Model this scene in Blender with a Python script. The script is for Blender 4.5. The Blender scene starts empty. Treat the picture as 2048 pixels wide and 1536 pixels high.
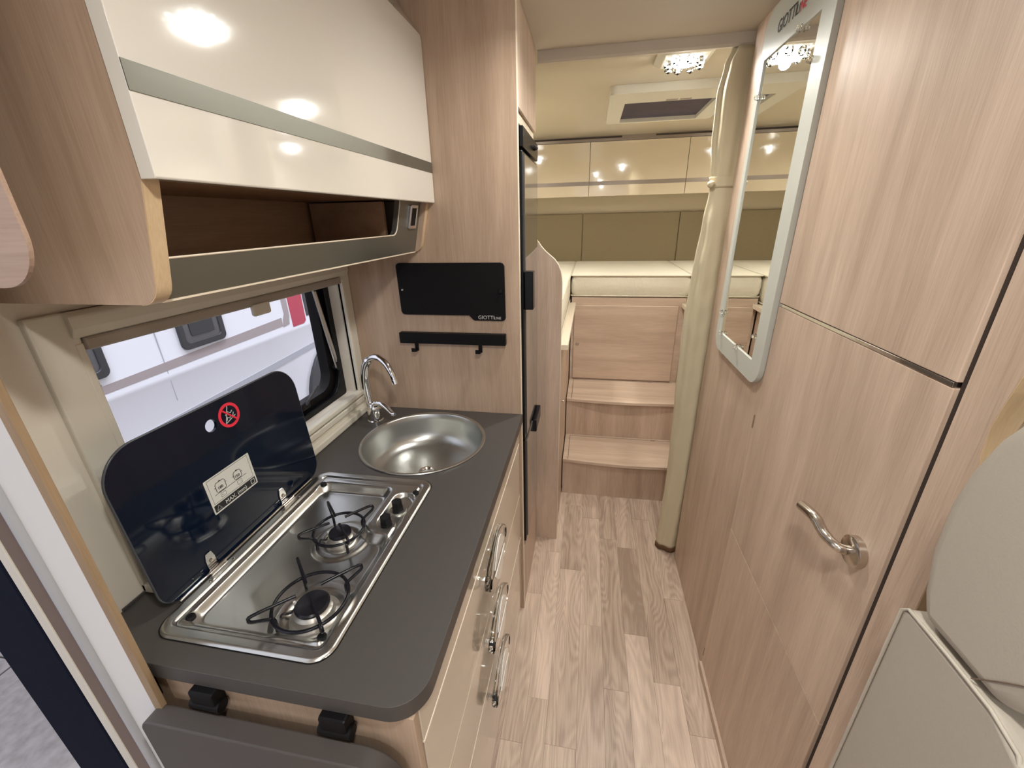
import bpy, bmesh, math, random
from mathutils import Vector, Matrix
random.seed(7)
C = bpy.context.scene.collection
sin, cos, pi = math.sin, math.cos, math.pi

# ---------------------------------------------------------------- camera, world, lights, exposure
H = 1.55
cam_d = bpy.data.cameras.new('camera'); cam = bpy.data.objects.new('camera', cam_d); C.objects.link(cam)
cam_d.sensor_width = 36; cam_d.lens = 829 / 2048 * 36; cam_d.clip_start = .02
_M = ((0.98448753, 0.04441604, -0.16973954), (0.17408304, -0.36799833, 0.91338509), (-0.02189492, -0.92876501, -0.37002185))
R = Matrix([(r[0], -r[1], -r[2]) for r in _M])
cam.matrix_world = Matrix.Translation((0, 0, H)) @ R.to_4x4()
S = bpy.context.scene; S.camera = cam
S.view_settings.view_transform = 'Standard'; S.view_settings.look = 'None'
S.view_settings.gamma = 1; S.view_settings.use_curve_mapping = False
S.view_settings.exposure = 0.5
W = bpy.data.worlds.new('world'); S.world = W; W.use_nodes = True
W.node_tree.nodes['Background'].inputs[0].default_value = (.86, .88, 1, 1)
W.node_tree.nodes['Background'].inputs[1].default_value = .85

def lamp_light(name, x, y, z, power, col=(1, .965, .90), r=.035):
    g = bpy.data.lights.new(name, 'POINT'); g.shadow_soft_size = .018; g.energy = power * .15; g.color = col
    go = bpy.data.objects.new(name, g); C.objects.link(go); go.location = (x, y, z - .012)
    d = bpy.data.lights.new(name, 'AREA'); d.shape = 'DISK'; d.size = .10; d.spread = math.radians(165); d.energy = power; d.color = col
    o = bpy.data.objects.new(name, d); C.objects.link(o); o.location = (x, y, z); return o
LZ = 2.046
LAMPS = [(.30, 1.86, 6.0, 'square crystal ceiling lamp lit beside the bedroom roof window'),
         (.04, 1.12, 3.1, 'square crystal ceiling lamp over the galley aisle ahead of the bathroom mirror'),
         (.10, .05, 6.0, 'added unseen square crystal lamp over the entrance door area'),  # added out of view as fill from the front
         (.15, -.95, 6.0, 'added unseen square crystal lamp over the front seating'),  # second added front fill, behind the camera
         (-.48, 2.72, 3.7, 'added unseen square crystal lamp brightening the left bed'),  # added to brighten the bedroom, hidden behind the tall cabinet
         (.98, 2.72, 3.7, 'added unseen square crystal lamp brightening the right bed')]  # its added counterpart, hidden by the mirror wall
for x, y, p, _ in LAMPS: lamp_light('lamp_light', x, y, LZ - .012, p)
# unseen lights added above the gap to brighten the neighbour van
for hy in (.6, 2.6):
    hd_ = bpy.data.lights.new('van_fill_light', 'AREA'); hd_.shape = 'RECTANGLE'; hd_.size = .5; hd_.size_y = 1.6; hd_.energy = 44; hd_.color = (.86, .9, 1)
    ho = bpy.data.objects.new('van_fill_light', hd_); C.objects.link(ho); ho.location = (-1.15, hy, 3.6); ho.rotation_euler = (0, math.radians(-14), 0)

# ---------------------------------------------------------------- materials
def nt(name):
    m = bpy.data.materials.new(name); m.use_nodes = True; n = m.node_tree.nodes; l = m.node_tree.links
    return m, n, l, n['Principled BSDF']
def plain(name, col, rough=.5, metal=0, coat=0, bump=0, bscale=300, spec=.5, emit=None, estr=0, trans=0, ior=1.45, vary=0):
    m, n, l, b = nt(name)
    b.inputs['Base Color'].default_value = (*col, 1); b.inputs['Roughness'].default_value = rough
    b.inputs['Metallic'].default_value = metal; b.inputs['Coat Weight'].default_value = coat
    b.inputs['Coat Roughness'].default_value = .04
    b.inputs['Specular IOR Level'].default_value = spec; b.inputs['IOR'].default_value = ior
    b.inputs['Transmission Weight'].default_value = trans
    if emit: b.inputs['Emission Color'].default_value = (*emit, 1); b.inputs['Emission Strength'].default_value = estr
    if bump or vary:
        tc = n.new('ShaderNodeTexCoord'); nz = n.new('ShaderNodeTexNoise'); nz.inputs['Scale'].default_value = bscale
        nz.inputs['Detail'].default_value = 5; l.new(tc.outputs['Object'], nz.inputs['Vector'])
        if bump:
            bp = n.new('ShaderNodeBump'); bp.inputs['Strength'].default_value = bump; bp.inputs['Distance'].default_value = .002
            l.new(nz.outputs['Fac'], bp.inputs['Height']); l.new(bp.outputs[0], b.inputs['Normal'])
        if vary:
            mx = n.new('ShaderNodeMix'); mx.data_type = 'RGBA'
            mx.inputs['A'].default_value = (*[c * (1 - vary) for c in col], 1); mx.inputs['B'].default_value = (*[min(1, c * (1 + vary)) for c in col], 1)
            l.new(nz.outputs['Fac'], mx.inputs['Factor']); l.new(mx.outputs['Result'], b.inputs['Base Color'])
    return m
def wood(name, axis, lo, hi, rough=.42, rings=0, tint=0, fine=1.0):
    m, n, l, b = nt(name)
    tc = n.new('ShaderNodeTexCoord'); oi = n.new('ShaderNodeObjectInfo')
    mu = n.new('ShaderNodeMath'); mu.operation = 'MULTIPLY'; mu.inputs[1].default_value = 37
    l.new(oi.outputs['Random'], mu.inputs[0])
    ad = n.new('ShaderNodeVectorMath'); ad.operation = 'ADD'
    l.new(tc.outputs['Object'], ad.inputs[0]); l.new(mu.outputs[0], ad.inputs[1])
    def mapped(s_al, s_ac):
        mp = n.new('ShaderNodeMapping'); sc = [s_ac] * 3; sc[axis] = s_al
        mp.inputs['Scale'].default_value = sc; l.new(ad.outputs[0], mp.inputs['Vector']); return mp
    m1 = mapped(1.3, 16); n1 = n.new('ShaderNodeTexNoise'); n1.inputs['Scale'].default_value = 1; n1.inputs['Detail'].default_value = 7
    n1.inputs['Roughness'].default_value = .62; n1.inputs['Distortion'].default_value = .5; l.new(m1.outputs[0], n1.inputs['Vector'])
    m2 = mapped(14, 420 * fine); n2 = n.new('ShaderNodeTexNoise'); n2.inputs['Scale'].default_value = 1; n2.inputs['Detail'].default_value = 3
    l.new(m2.outputs[0], n2.inputs['Vector'])
    m3 = mapped(.8, 3.2); n3 = n.new('ShaderNodeTexNoise'); n3.inputs['Scale'].default_value = 1; n3.inputs['Detail'].default_value = 2
    l.new(m3.outputs[0], n3.inputs['Vector'])
    def math_(op, a, c):
        x = n.new('ShaderNodeMath'); x.operation = op
        for i, v in enumerate((a, c)):
            if isinstance(v, (int, float)): x.inputs[i].default_value = v
            else: l.new(v, x.inputs[i])
        return x.outputs[0]
    v = math_('ADD', math_('MULTIPLY', n1.outputs['Fac'], .72), math_('MULTIPLY', n2.outputs['Fac'], .32))
    v = math_('ADD', v, math_('MULTIPLY', n3.outputs['Fac'], .38))
    if rings:
        # contour lines of a stretched noise read as cathedral grain
        m4 = mapped(1.5, 9); n4 = n.new('ShaderNodeTexNoise'); n4.inputs['Scale'].default_value = 1; n4.inputs['Detail'].default_value = 1.5
        n4.inputs['Distortion'].default_value = .3
        l.new(m4.outputs[0], n4.inputs['Vector'])
        s = math_('SINE', math_('MULTIPLY', n4.outputs['Fac'], 130), 0)
        v = math_('ADD', v, math_('MULTIPLY', s, rings))
    if tint: v = math_('ADD', v, math_('MULTIPLY', math_('SUBTRACT', oi.outputs['Random'], .5), tint))
    cr = n.new('ShaderNodeValToRGB'); cr.color_ramp.elements[0].position = .50; cr.color_ramp.elements[1].position = .92
    cr.color_ramp.elements[0].color = (*lo, 1); cr.color_ramp.elements[1].color = (*hi, 1)
    l.new(v, cr.inputs[0]); l.new(cr.outputs[0], b.inputs['Base Color'])
    b.inputs['Roughness'].default_value = rough; b.inputs['Specular IOR Level'].default_value = .4
    bp = n.new('ShaderNodeBump'); bp.inputs['Strength'].default_value = .12; bp.inputs['Distance'].default_value = .001
    l.new(n2.outputs['Fac'], bp.inputs['Height']); l.new(bp.outputs[0], b.inputs['Normal'])
    return m
LO, HI = (.39, .28, .205), (.68, .525, .41)
M = dict(
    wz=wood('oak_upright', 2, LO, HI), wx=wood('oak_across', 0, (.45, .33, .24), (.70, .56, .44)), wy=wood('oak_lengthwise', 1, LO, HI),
    wzd=wood('oak_upright_shaded_brown', 2, (.36, .25, .17), (.57, .425, .315)),  # darker oak: shade on panels facing the camera, put into the colour
    wyd=wood('oak_lengthwise_shaded_brown', 1, (.29, .17, .10), (.45, .29, .18)),  # shade inside the open shelf is put into this oak colour
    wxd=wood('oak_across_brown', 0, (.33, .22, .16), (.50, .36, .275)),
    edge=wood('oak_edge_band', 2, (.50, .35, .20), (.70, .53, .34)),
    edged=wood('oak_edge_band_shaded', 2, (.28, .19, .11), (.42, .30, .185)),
    edgep=plain('pale_edge_band', (.78, .68, .54), .4),
    floor=wood('oak_plank', 1, (.34, .25, .19), (.72, .57, .46), .38, rings=.05, tint=.18),
    gap=plain('dark_joint', (.05, .035, .028), .8),
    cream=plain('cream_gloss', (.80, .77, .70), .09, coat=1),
    creamr=plain('cream_gloss_warm_lit', (.70, .60, .44), .1, coat=1),  # same cream with the warm bedroom lighting put into its colour
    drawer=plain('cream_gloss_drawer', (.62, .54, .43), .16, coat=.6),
    line=plain('pale_joint_strip', (.85, .76, .64), .4),
    steel=plain('brushed_steel_strip', (.23, .23, .20), .42, metal=.8, bump=.05, bscale=900),
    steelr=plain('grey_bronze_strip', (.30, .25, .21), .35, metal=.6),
    ceil=plain('ceiling_satin', (.60, .53, .41), .16, coat=.2, bump=.02, bscale=400),
    ceilf=plain('ceiling_front_satin', (.56, .50, .42), .75, spec=.25, bump=.02, bscale=400),
    wall=plain('beige_wall', (.78, .72, .62), .6, bump=.08, bscale=500),
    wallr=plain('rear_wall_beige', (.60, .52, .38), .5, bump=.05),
    frame=plain('ivory_plastic', (.66, .62, .53), .35),
    framel=plain('light_ivory_plastic', (.74, .71, .61), .35),
    blind=plain('blind_cassette_grey_beige', (.36, .32, .27), .4),
    bolster=plain('olive_suede', (.235, .185, .105), .85, bump=.3, bscale=260, vary=.14),
    matt=plain('white_quilt_fabric', (.74, .69, .56), .9, bump=.9, bscale=60),
    piping=plain('ivory_piping', (.60, .54, .42), .7),
    top=plain('anthracite_laminate', (.066, .060, .056), .42, bump=.12, bscale=1400, vary=.12),
    topf=plain('anthracite_laminate_flap', (.07, .06, .055), .5, bump=.12, bscale=1400, vary=.12),
    inox=plain('stainless_steel', (.58, .58, .55), .3, metal=1, bump=.015, bscale=1200),
    inoxs=plain('satin_stainless_sink', (.54, .55, .53), .3, metal=1, bump=.02, bscale=1500),
    chrome=plain('chrome', (.78, .78, .78), .07, metal=1),
    nickel=plain('satin_nickel', (.58, .53, .47), .22, metal=1),
    alu=plain('cast_aluminium', (.62, .60, .56), .4, metal=.9, bump=.1, bscale=900),
    enamel=plain('black_enamel', (.006, .006, .010), .25, spec=.4),
    cap=plain('burner_cap_enamel', (.008, .008, .012), .3),
    lid=plain('black_glass', (.003, .007, .018), .07, spec=.45),
    lidedge=plain('black_glass_edge', (.07, .075, .085), .3),
    black=plain('matt_black', (.004, .0035, .004), .5, spec=.22),
    rubber=plain('black_rubber', (.006, .006, .007), .5, spec=.3),
    fridge=plain('fridge_smoked_gloss', (.085, .076, .066), .13, coat=1),
    fridgeb=plain('fridge_black', (.004, .005, .007), .25, spec=.3),
    mirror=plain('mirror_silver', (.86, .86, .82), .01, metal=1),
    leather=plain('pearl_grey_leatherette', (.52, .53, .48), .42, bump=.1, bscale=700),
    seat=plain('taupe_leatherette', (.42, .38, .32), .55, bump=.16, bscale=420, vary=.05),
    cream_thread=plain('seat_piping', (.46, .42, .35), .5),
    curtain=plain('cream_curtain', (.60, .53, .37), .75, bump=.5, bscale=45),
    hem=plain('brown_hem', (.13, .065, .03), .9, bump=.4, bscale=500),
    white=plain('white_plastic', (.74, .73, .72), .4),
    greyl=plain('grey_gasket', (.40, .41, .43), .5),
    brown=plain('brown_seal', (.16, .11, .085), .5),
    navy=plain('navy_fabric', (.004, .006, .016), .9, bump=.2, spec=.15),
    vanw=plain('van_white_paint', (.74, .75, .82), .25, coat=.6),
    vans=plain('van_taupe_stripe', (.40, .35, .36), .35),
    vang=plain('van_grey_trim', (.45, .46, .52), .4),
    vanr=plain('van_red_stripe', (.50, .06, .10), .35),
    vanb=plain('van_dark_grey', (.05, .05, .055), .3),
    vanglass=plain('van_dark_glass', (.09, .09, .10), .06, coat=1),
    tile=plain('grey_stone_tile', (.27, .245, .235), .7, bump=.3, bscale=22, vary=.5),
    grout=plain('grout', (.10, .09, .085), .9),
    lens=plain('crystal_clear', (.97, .99, .98), .03, trans=1, ior=1.49),
    bulb=plain('lit_bulb', (1, 1, 1), .4, emit=(.86, .96, 1), estr=22),
    sticker=plain('silver_sticker', (.58, .58, .54), .4),
    ink=plain('black_ink', (.01, .01, .012), .5),
    leaf=plain('pearl_inlay', (.88, .88, .84), .25, coat=.5),
    red=plain('red_print', (.75, .03, .06), .45),
    silverink=plain('silver_print', (.55, .55, .53), .4),
    acryl=plain('window_acrylic', (1, 1, 1), .0, trans=1, ior=1.02, spec=.3),
    nightglass=plain('smoked_roof_acrylic', (.055, .046, .085), .4, spec=.2, vary=.7, bscale=9),
)

# ---------------------------------------------------------------- helpers
def obj(name, bm, mat, parent=None, smooth=None, bevel=0, seg=2):
    bmesh.ops.recalc_face_normals(bm, faces=bm.faces)
    me = bpy.data.meshes.new(name); bm.to_mesh(me); bm.free()
    if mat: me.materials.append(mat if not isinstance(mat, str) else M[mat])
    if smooth:
        me.shade_smooth(); me.set_sharp_from_angle(angle=math.radians(smooth))
    o = bpy.data.objects.new(name, me); C.objects.link(o)
    if parent is not None: put(o, parent)
    if bevel:
        b = o.modifiers.new('bevel', 'BEVEL'); b.width = bevel; b.segments = seg; b.limit_method = 'ANGLE'; b.angle_limit = .6
    return o
def wloc(o):
    v = Vector(o.location)
    while o.parent: o = o.parent; v += o.location
    return v
def put(o, parent):
    o.parent = parent; o.location = Vector(o.location) - wloc(parent)
def tag(o, label, cat, group=None, kind=None):
    o['label'] = label
    if cat: o['category'] = cat
    if group: o['group'] = group
    if kind: o['kind'] = kind
    return o
def thing(name, label, cat, loc, group=None):
    o = bpy.data.objects.new(name, None); C.objects.link(o); o.location = loc; o.empty_display_size = .05
    return tag(o, label, cat, group)
def struct(o): o['kind'] = 'structure'; return o
def sthing(name, loc):
    o = bpy.data.objects.new(name, None); C.objects.link(o); o.location = loc; o['kind'] = 'structure'; return o
def lab(o, s): o['label'] = s; return o
def copy_tree(o, delta=(0, 0, 0), parent=None, label=None):
    c = o.copy(); C.objects.link(c)
    if parent: c.parent = parent
    else: c.location = Vector(c.location) + Vector(delta)
    if label: c['label'] = label
    for ch in list(o.children): copy_tree(ch, parent=c)
    return c
def box(bm, x0, x1, y0, y1, z0, z1):
    v = [bm.verts.new((x, y, z)) for x in (x0, x1) for y in (y0, y1) for z in (z0, z1)]
    for f in ((0, 1, 3, 2), (4, 6, 7, 5), (0, 4, 5, 1), (2, 3, 7, 6), (0, 2, 6, 4), (1, 5, 7, 3)):
        bm.faces.new([v[i] for i in f])
def B(name, x0, x1, y0, y1, z0, z1, mat, parent=None, bevel=.0012, seg=2):
    bm = bmesh.new(); box(bm, x0, x1, y0, y1, z0, z1); return obj(name, bm, mat, parent, bevel=bevel, seg=seg)
def MB(): return bmesh.new()
XY = lambda u, v, t: (u, v, t)
XZ = lambda u, v, t: (u, t, v)
YZ = lambda u, v, t: (t, u, v)
def prism(bm, outer, holes, mp, t0, t1):
    loops = [outer] + list(holes)
    sides = []
    for t in (t0, t1):
        vs_all = []; es = []
        for lp in loops:
            vs = [bm.verts.new(mp(u, v, t)) for u, v in lp]; vs_all.append(vs)
            for i in range(len(vs)): es.append(bm.edges.new((vs[i], vs[(i + 1) % len(vs)])))
        if len(loops) == 1: bm.faces.new(vs_all[0])
        else: bmesh.ops.triangle_fill(bm, use_beauty=True, use_dissolve=False, edges=es)
        sides.append(vs_all)
    for a, b in zip(*sides):
        for i in range(len(a)):
            j = (i + 1) % len(a); bm.faces.new((a[i], a[j], b[j], b[i]))
def rrect(x0, x1, y0, y1, r, n=8):
    rr = r if isinstance(r, (list, tuple)) else [r] * 4   # order: x1y1, x0y1, x0y0, x1y0
    out = []
    for k, (cx, cy, sx, sy) in enumerate(((x1, y1, -1, -1), (x0, y1, 1, -1), (x0, y0, 1, 1), (x1, y0, -1, 1))):
        q = rr[k]
        if q <= 0: out.append((cx, cy)); continue
        for i in range(n + 1):
            a = k * pi / 2 + i * pi / 2 / n
            out.append((cx + sx * q + q * cos(a), cy + sy * q + q * sin(a)))
    return out
def circ(cx, cy, r, n=32, ry=None):
    ry = ry or r
    return [(cx + r * cos(2 * pi * i / n), cy + ry * sin(2 * pi * i / n)) for i in range(n)]
def P(name, outer, holes, mp, t0, t1, mat, parent=None, smooth=None, bevel=0, seg=2):
    bm = MB(); prism(bm, outer, holes, mp, t0, t1); return obj(name, bm, mat, parent, smooth, bevel, seg)
def smoothpath(pts, n=8):
    pts = [Vector(p) for p in pts]; out = []
    for i in range(len(pts) - 1):
        p0 = pts[max(i - 1, 0)]; p1 = pts[i]; p2 = pts[i + 1]; p3 = pts[min(i + 2, len(pts) - 1)]
        for k in range(n):
            t = k / n
            out.append(.5 * ((2 * p1) + (-p0 + p2) * t + (2 * p0 - 5 * p1 + 4 * p2 - p3) * t * t + (-p0 + 3 * p1 - 3 * p2 + p3) * t ** 3))
    out.append(pts[-1]); return out
def tube(bm, pts, r, n=10, closed=False, cap=True):
    pts = [Vector(p) for p in pts]; N = len(pts)
    rs = r if isinstance(r, (list, tuple)) else [r] * N
    if len(rs) != N: rs = [rs[0] + (rs[-1] - rs[0]) * i / (N - 1) if len(rs) == 2 else rs[min(len(rs) - 1, int(i * len(rs) / N))] for i in range(N)]
    up = None; rings = []
    for i, p in enumerate(pts):
        if closed: t = pts[(i + 1) % N] - pts[i - 1]
        else: t = pts[min(i + 1, N - 1)] - pts[max(i - 1, 0)]
        t.normalize()
        if up is None: up = t.orthogonal().normalized()
        up = (up - t * up.dot(t)); up = up.normalized() if up.length > 1e-6 else t.orthogonal().normalized()
        s = t.cross(up)
        rings.append([bm.verts.new(p + (up * cos(2 * pi * k / n) + s * sin(2 * pi * k / n)) * rs[i]) for k in range(n)])
    for i in range(N if closed else N - 1):
        a, b = rings[i], rings[(i + 1) % N]
        off = 0
        if closed and i == N - 1: off = min(range(n), key=lambda q: (a[0].co - b[q].co).length)
        for k in range(n): bm.faces.new((a[k], a[(k + 1) % n], b[(k + 1 + off) % n], b[(k + off) % n]))
    if cap and not closed:
        bm.faces.new(rings[0]); bm.faces.new(list(reversed(rings[-1])))
def T(name, pts, r, mat, parent=None, n=10, closed=False, sm=0):
    bm = MB(); tube(bm, smoothpath(pts, sm) if sm else pts, r, n, closed); return obj(name, bm, mat, parent, 60)
def lathe(bm, prof, c, n=40, axis='z'):
    rings = []
    for r, z in prof:
        ring = []
        for k in range(n if r > 1e-6 else 1):
            a = 2 * pi * k / n; p = (r * cos(a), r * sin(a), z)
            if axis == 'x': p = (z, r * cos(a), r * sin(a))
            if axis == 'y': p = (r * cos(a), z, r * sin(a))
            ring.append(bm.verts.new(Vector(p) + Vector(c)))
        rings.append(ring)
    for a, b in zip(rings, rings[1:]):
        if len(a) == 1 and len(b) == 1: continue
        for k in range(n):
            j = (k + 1) % n
            if len(a) == 1: bm.faces.new((a[0], b[j], b[k]))
            elif len(b) == 1: bm.faces.new((a[k], a[j], b[0]))
            else: bm.faces.new((a[k], a[j], b[j], b[k]))
def L(name, prof, c, mat, parent=None, n=40, axis='z', smooth=40):
    bm = MB(); lathe(bm, prof, c, n, axis); return obj(name, bm, mat, parent, smooth)
def text(name, body, size, mat, origin, u, v, parent, off=.0004, sx=1.0):
    cu = bpy.data.curves.new('t', 'FONT'); cu.body = body; cu.size = size; cu.extrude = .0002; cu.resolution_u = 3
    t = bpy.data.objects.new('t', cu); C.objects.link(t)
    dg = bpy.context.evaluated_depsgraph_get(); me = bpy.data.meshes.new_from_object(t.evaluated_get(dg))
    bpy.data.objects.remove(t)
    u = Vector(u).normalized(); v = Vector(v).normalized(); w = u.cross(v)
    X = Matrix((u * sx, v, w)).transposed().to_4x4(); X.translation = Vector(origin) + w * off
    me.transform(X); me.name = name; me.materials.clear(); me.materials.append(M[mat])
    o = bpy.data.objects.new(name, me); C.objects.link(o); put(o, parent); return o
def sstep(a, b, x):
    t = max(0, min(1, (x - a) / (b - a))); return t * t * (3 - 2 * t)
def sdr(x, y, x0, x1, y0, y1, r):
    cx, cy = (x0 + x1) / 2, (y0 + y1) / 2; qx = abs(x - cx) - (x1 - x0) / 2 + r; qy = abs(y - cy) - (y1 - y0) / 2 + r
    return math.hypot(max(qx, 0), max(qy, 0)) + min(max(qx, qy), 0) - r

# ---------------------------------------------------------------- setting
XL, XR, XB, YR, ZC = -.785, 1.22, .475, 3.72, 2.08
fl = sthing('floor', (0, 1, 0))
B('subfloor', XL - .03, XR, -2.4, YR, -.06, -.004, 'gap', fl, 0)
# oak strips, butt-jointed
strips = []; x = -.785
edges = [-.785, -.70, -.62, -.53, -.445, -.36, -.285, -.213, -.142, -.071, .028, .118, .205, .295, .385, .475, .56]
ends = {7: [.15, .79, 1.36, 1.9], 8: [.45, .93, 1.62], 9: [.1, .80, 1.52, 2.0], 10: [.55, 1.24, 1.9], 11: [.2, 1.0, 1.75], 12: [.35, 1.225, 1.7], 13: [.62, 1.05, 1.93], 14: [.25, .9, 1.42]}
for i in range(len(edges) - 1):
    e = ends.get(i, [.3 + .11 * (i % 4), .95 + .13 * (i % 3), 1.66])
    ys = [-2.4, -1.7 + .1 * (i % 5), -1.0 + .09 * (i % 3), -.45 + .07 * (i % 4)] + e + [2.16]
    for a, b in zip(ys, ys[1:]):
        bm = MB(); h = -random.random() * .0005
        g = .0003
        box(bm, 0, edges[i + 1] - edges[i] - 2 * g, 0, b - a - 2 * g, -.004, 0)
        o = obj('plank', bm, 'floor'); o.location = (edges[i] + g, a + g, h); put(o, fl)
B('plank_bed', .56, XR, -2.4, YR, -.004, -.0008, 'floor', fl, 0).name = 'plank'

# left wall with window and entrance openings
wl = MB()
prism(wl, [(.385, -.06), (YR, -.06), (YR, 2.2), (.385, 2.2)], [rrect(.50, 1.222, .995, 1.40, .01, 3)], YZ, XL - .045, XL)
wall_left = struct(obj('wall_left', wl, 'wall'))
B('panel', XL - .045, XL, -.35, .385, 1.93, 2.2, 'wall', wall_left, 0)
B('panel', XL - .045, XL, -2.4, -.35, -.06, 2.2, 'wall', wall_left, 0)
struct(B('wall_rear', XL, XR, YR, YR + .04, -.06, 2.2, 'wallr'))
struct(B('wall_outer', XR, XR + .04, -2.4, YR + .04, -.06, 2.2, 'wall'))
ceil = struct(B('ceiling', XL - .045, XR + .04, -1.9, 1.735, ZC, ZC + .06, 'ceilf', bevel=0))
cr = B('rear_panel', XL - .045, XR + .04, 1.735, YR + .04, ZC, ZC + .06, 'ceil', ceil, 0)
# cab end: bulkhead over the windscreen and low dash wall, glass between is the hall's light
struct(B('wall_front', XL, XR, -2.44, -2.4, -.06, .8, 'wall'))

# bathroom partition
wr = sthing('wall_right', (XB, 1.4, 0))
B('panel', XB, XB + .028, 1.135, 1.684, 0, ZC, 'wz', wr, .001)
NE = [(.516, 0), (.516, 1.24), (.524, 1.275), (.527, 1.31), (.518, 1.375), (.49, 1.445), (.44, 1.515), (.36, 1.59), (.25, 1.66), (.1, 1.71)]
P('panel', [(.575, 0)] + NE + [(.1, ZC), (.575, ZC)], [], YZ, XB, XB + .028, 'wz', wr, 30)
P('edge_band', NE + [(y - .001, z - .0015) for y, z in reversed(NE)], [], YZ, XB + .0005, XB + .028, 'edge', wr, 30)
B('panel', XB + .028, XR, 1.66, 1.684, 0, ZC, 'wx', wr, 0)
B('panel', XB + .03, XR, .54, .56, 0, ZC, 'wx', wr, 0)
B('door_crack_shade', XB + .004, XB + .028, .5752, .5868, 0, ZC, 'gap', wr, 0)  # dark strip standing in for the shade inside the door crack
B('core', XB + .032, XB + .045, .56, 1.66, 0, ZC, 'gap', wr, 0)
struct(B('trim_1', XB - .012, XB + .001, .56, 1.136, 0, .03, 'wy', bevel=.002)).name = 'trim_1'
d1 = sthing('door_1', (XB, .86, 0))
B('panel', XB - .003, XB + .02, .587, 1.1335, 1.342, ZC - .015, 'wz', d1, .001)
B('panel', XB - .003, XB + .02, .587, 1.1335, .641, 1.333, 'wz', d1, .001)
B('panel', XB - .003, XB + .02, .587, 1.1335, .032, .6395, 'wz', d1, .001)
lab(B('strip', XB - .0035, XB + .015, .590, 1.1335, 1.334, 1.341, 'chrome', d1, .0006), 'polished metal strip across the door')
P('hinge', rrect(1.1338, 1.1362, .99, 1.03, 0), [], YZ, XB - .005, XB + .01, 'nickel', d1)
P('hinge', rrect(1.1338, 1.1362, .06, .10, 0), [], YZ, XB - .005, XB + .01, 'nickel', d1)
hd = L('door_handle', [(0, -.014), (.024, -.014), (.0265, -.012), (.0265, 0), (0, 0)], (XB - .003, .641, 1.012), 'nickel', d1, 40, 'x')
T('lever', [(.465, .641, 1.012), (.445, .641, 1.015), (.436, .650, 1.018), (.431, .672, 1.021), (.428, .70, 1.030), (.427, .745, 1.022)], [.0085] * 20 + [.0092] * 10 + [.0098] * 11, 'nickel', hd, 16, False, 8)
L('tip', [(0, -.0085), (.006, -.006), (.0085, 0), (.006, .006), (0, .0085)], (.427, .745, 1.022), 'nickel', hd, 16)

# curtain rail under the ceiling
rail = P('trim_2', [(1.722, ZC), (1.722, 2.052), (1.727, 2.045), (1.738, 2.045), (1.742, 2.052), (1.742, ZC)], [], YZ, -.205, XB + .13, 'ceilf'); struct(rail)

# ---------------------------------------------------------------- kitchen window
w1 = sthing('window_1', (XL, .86, .92))
P('window_frame', [(.44, .925), (1.276, .925), (1.276, 1.434), (.44, 1.434)], [rrect(.499, 1.222, 1.0, 1.40, .006, 3)], YZ, XL, XL + .012, 'frame', w1, bevel=.003)
B('side_rail', XL + .001, XL + .018, 1.222, 1.232, 1.0, 1.385, 'framel', w1, .002)
B('side_rail', XL - .03, XL + .013, .487, .499, 1.0, 1.385, 'frame', w1, .002)
B('sill_rail', XL, XL + .022, .455, 1.268, .985, 1.002, 'framel', w1, .004)
B('sill_rail', XL, XL + .018, .455, 1.268, .958, .978, 'framel', w1, .004)
B('sill_rail', XL, XL + .030, .44, 1.276, .9225, .945, 'framel', w1, .004)
bm = MB(); prism(bm, [(XL, 1.40), (XL, 1.434), (XL + .014, 1.434), (XL + .020, 1.427), (XL + .021, 1.408), (XL + .014, 1.392)], [], XZ, .487, 1.268)
obj('blind_cassette', bm, 'frame', w1, bevel=.003)
bar = B('blind_bar', XL - .004, XL + .018, .499, 1.222, 1.372, 1.393, 'blind', w1, .004)
P('pull_tab', rrect(.838, .893, 1.35, 1.378, .006), [], YZ, XL + .014, XL + .024, 'frame', bar, bevel=.003)
P('outer_frame', rrect(.42, 1.31, .94, 1.52, .05), [rrect(.515, 1.172, 1.038, 1.46, .055)], YZ, XL - .085, XL - .05, 'black', w1, 50, .004)
P('inner_seal', rrect(.46, 1.262, .965, 1.5, .08), [rrect(.497, 1.20, 1.013, 1.47, .07)], YZ, XL - .05, XL - .034, 'fridgeb', w1, 50, .003)
P('glass', rrect(.50, 1.19, 1.02, 1.50, .05), [], YZ, XL - .078, XL - .0745, 'acryl', w1)
st = T('stay_arm', [(XL - .045, 1.165, 1.355), (XL - .04, 1.205, 1.115)], .006, 'alu', w1, 12)
T('rod', [(XL - .040, 1.150, 1.375), (XL - .032, 1.185, 1.10)], .003, 'chrome', st, 8)
L('pivot', [(0, -.01), (.011, -.01), (.011, .01), (0, .01)], (XL - .04, 1.195, 1.10), 'rubber', st, 16, 'x')
la = B('latch', XL - .06, XL - .03, .985, 1.025, 1.030, 1.052, 'rubber', w1, .005)
T('lever', [(XL - .03, 1.005, 1.045), (XL - .022, 1.02, 1.065), (XL - .022, 1.06, 1.085)], .004, 'vanb', la, 8, sm=4)
T('wire', [(XL - .04, .995, 1.05), (XL - .034, .97, 1.058)], .002, 'alu', la, 6)

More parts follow.
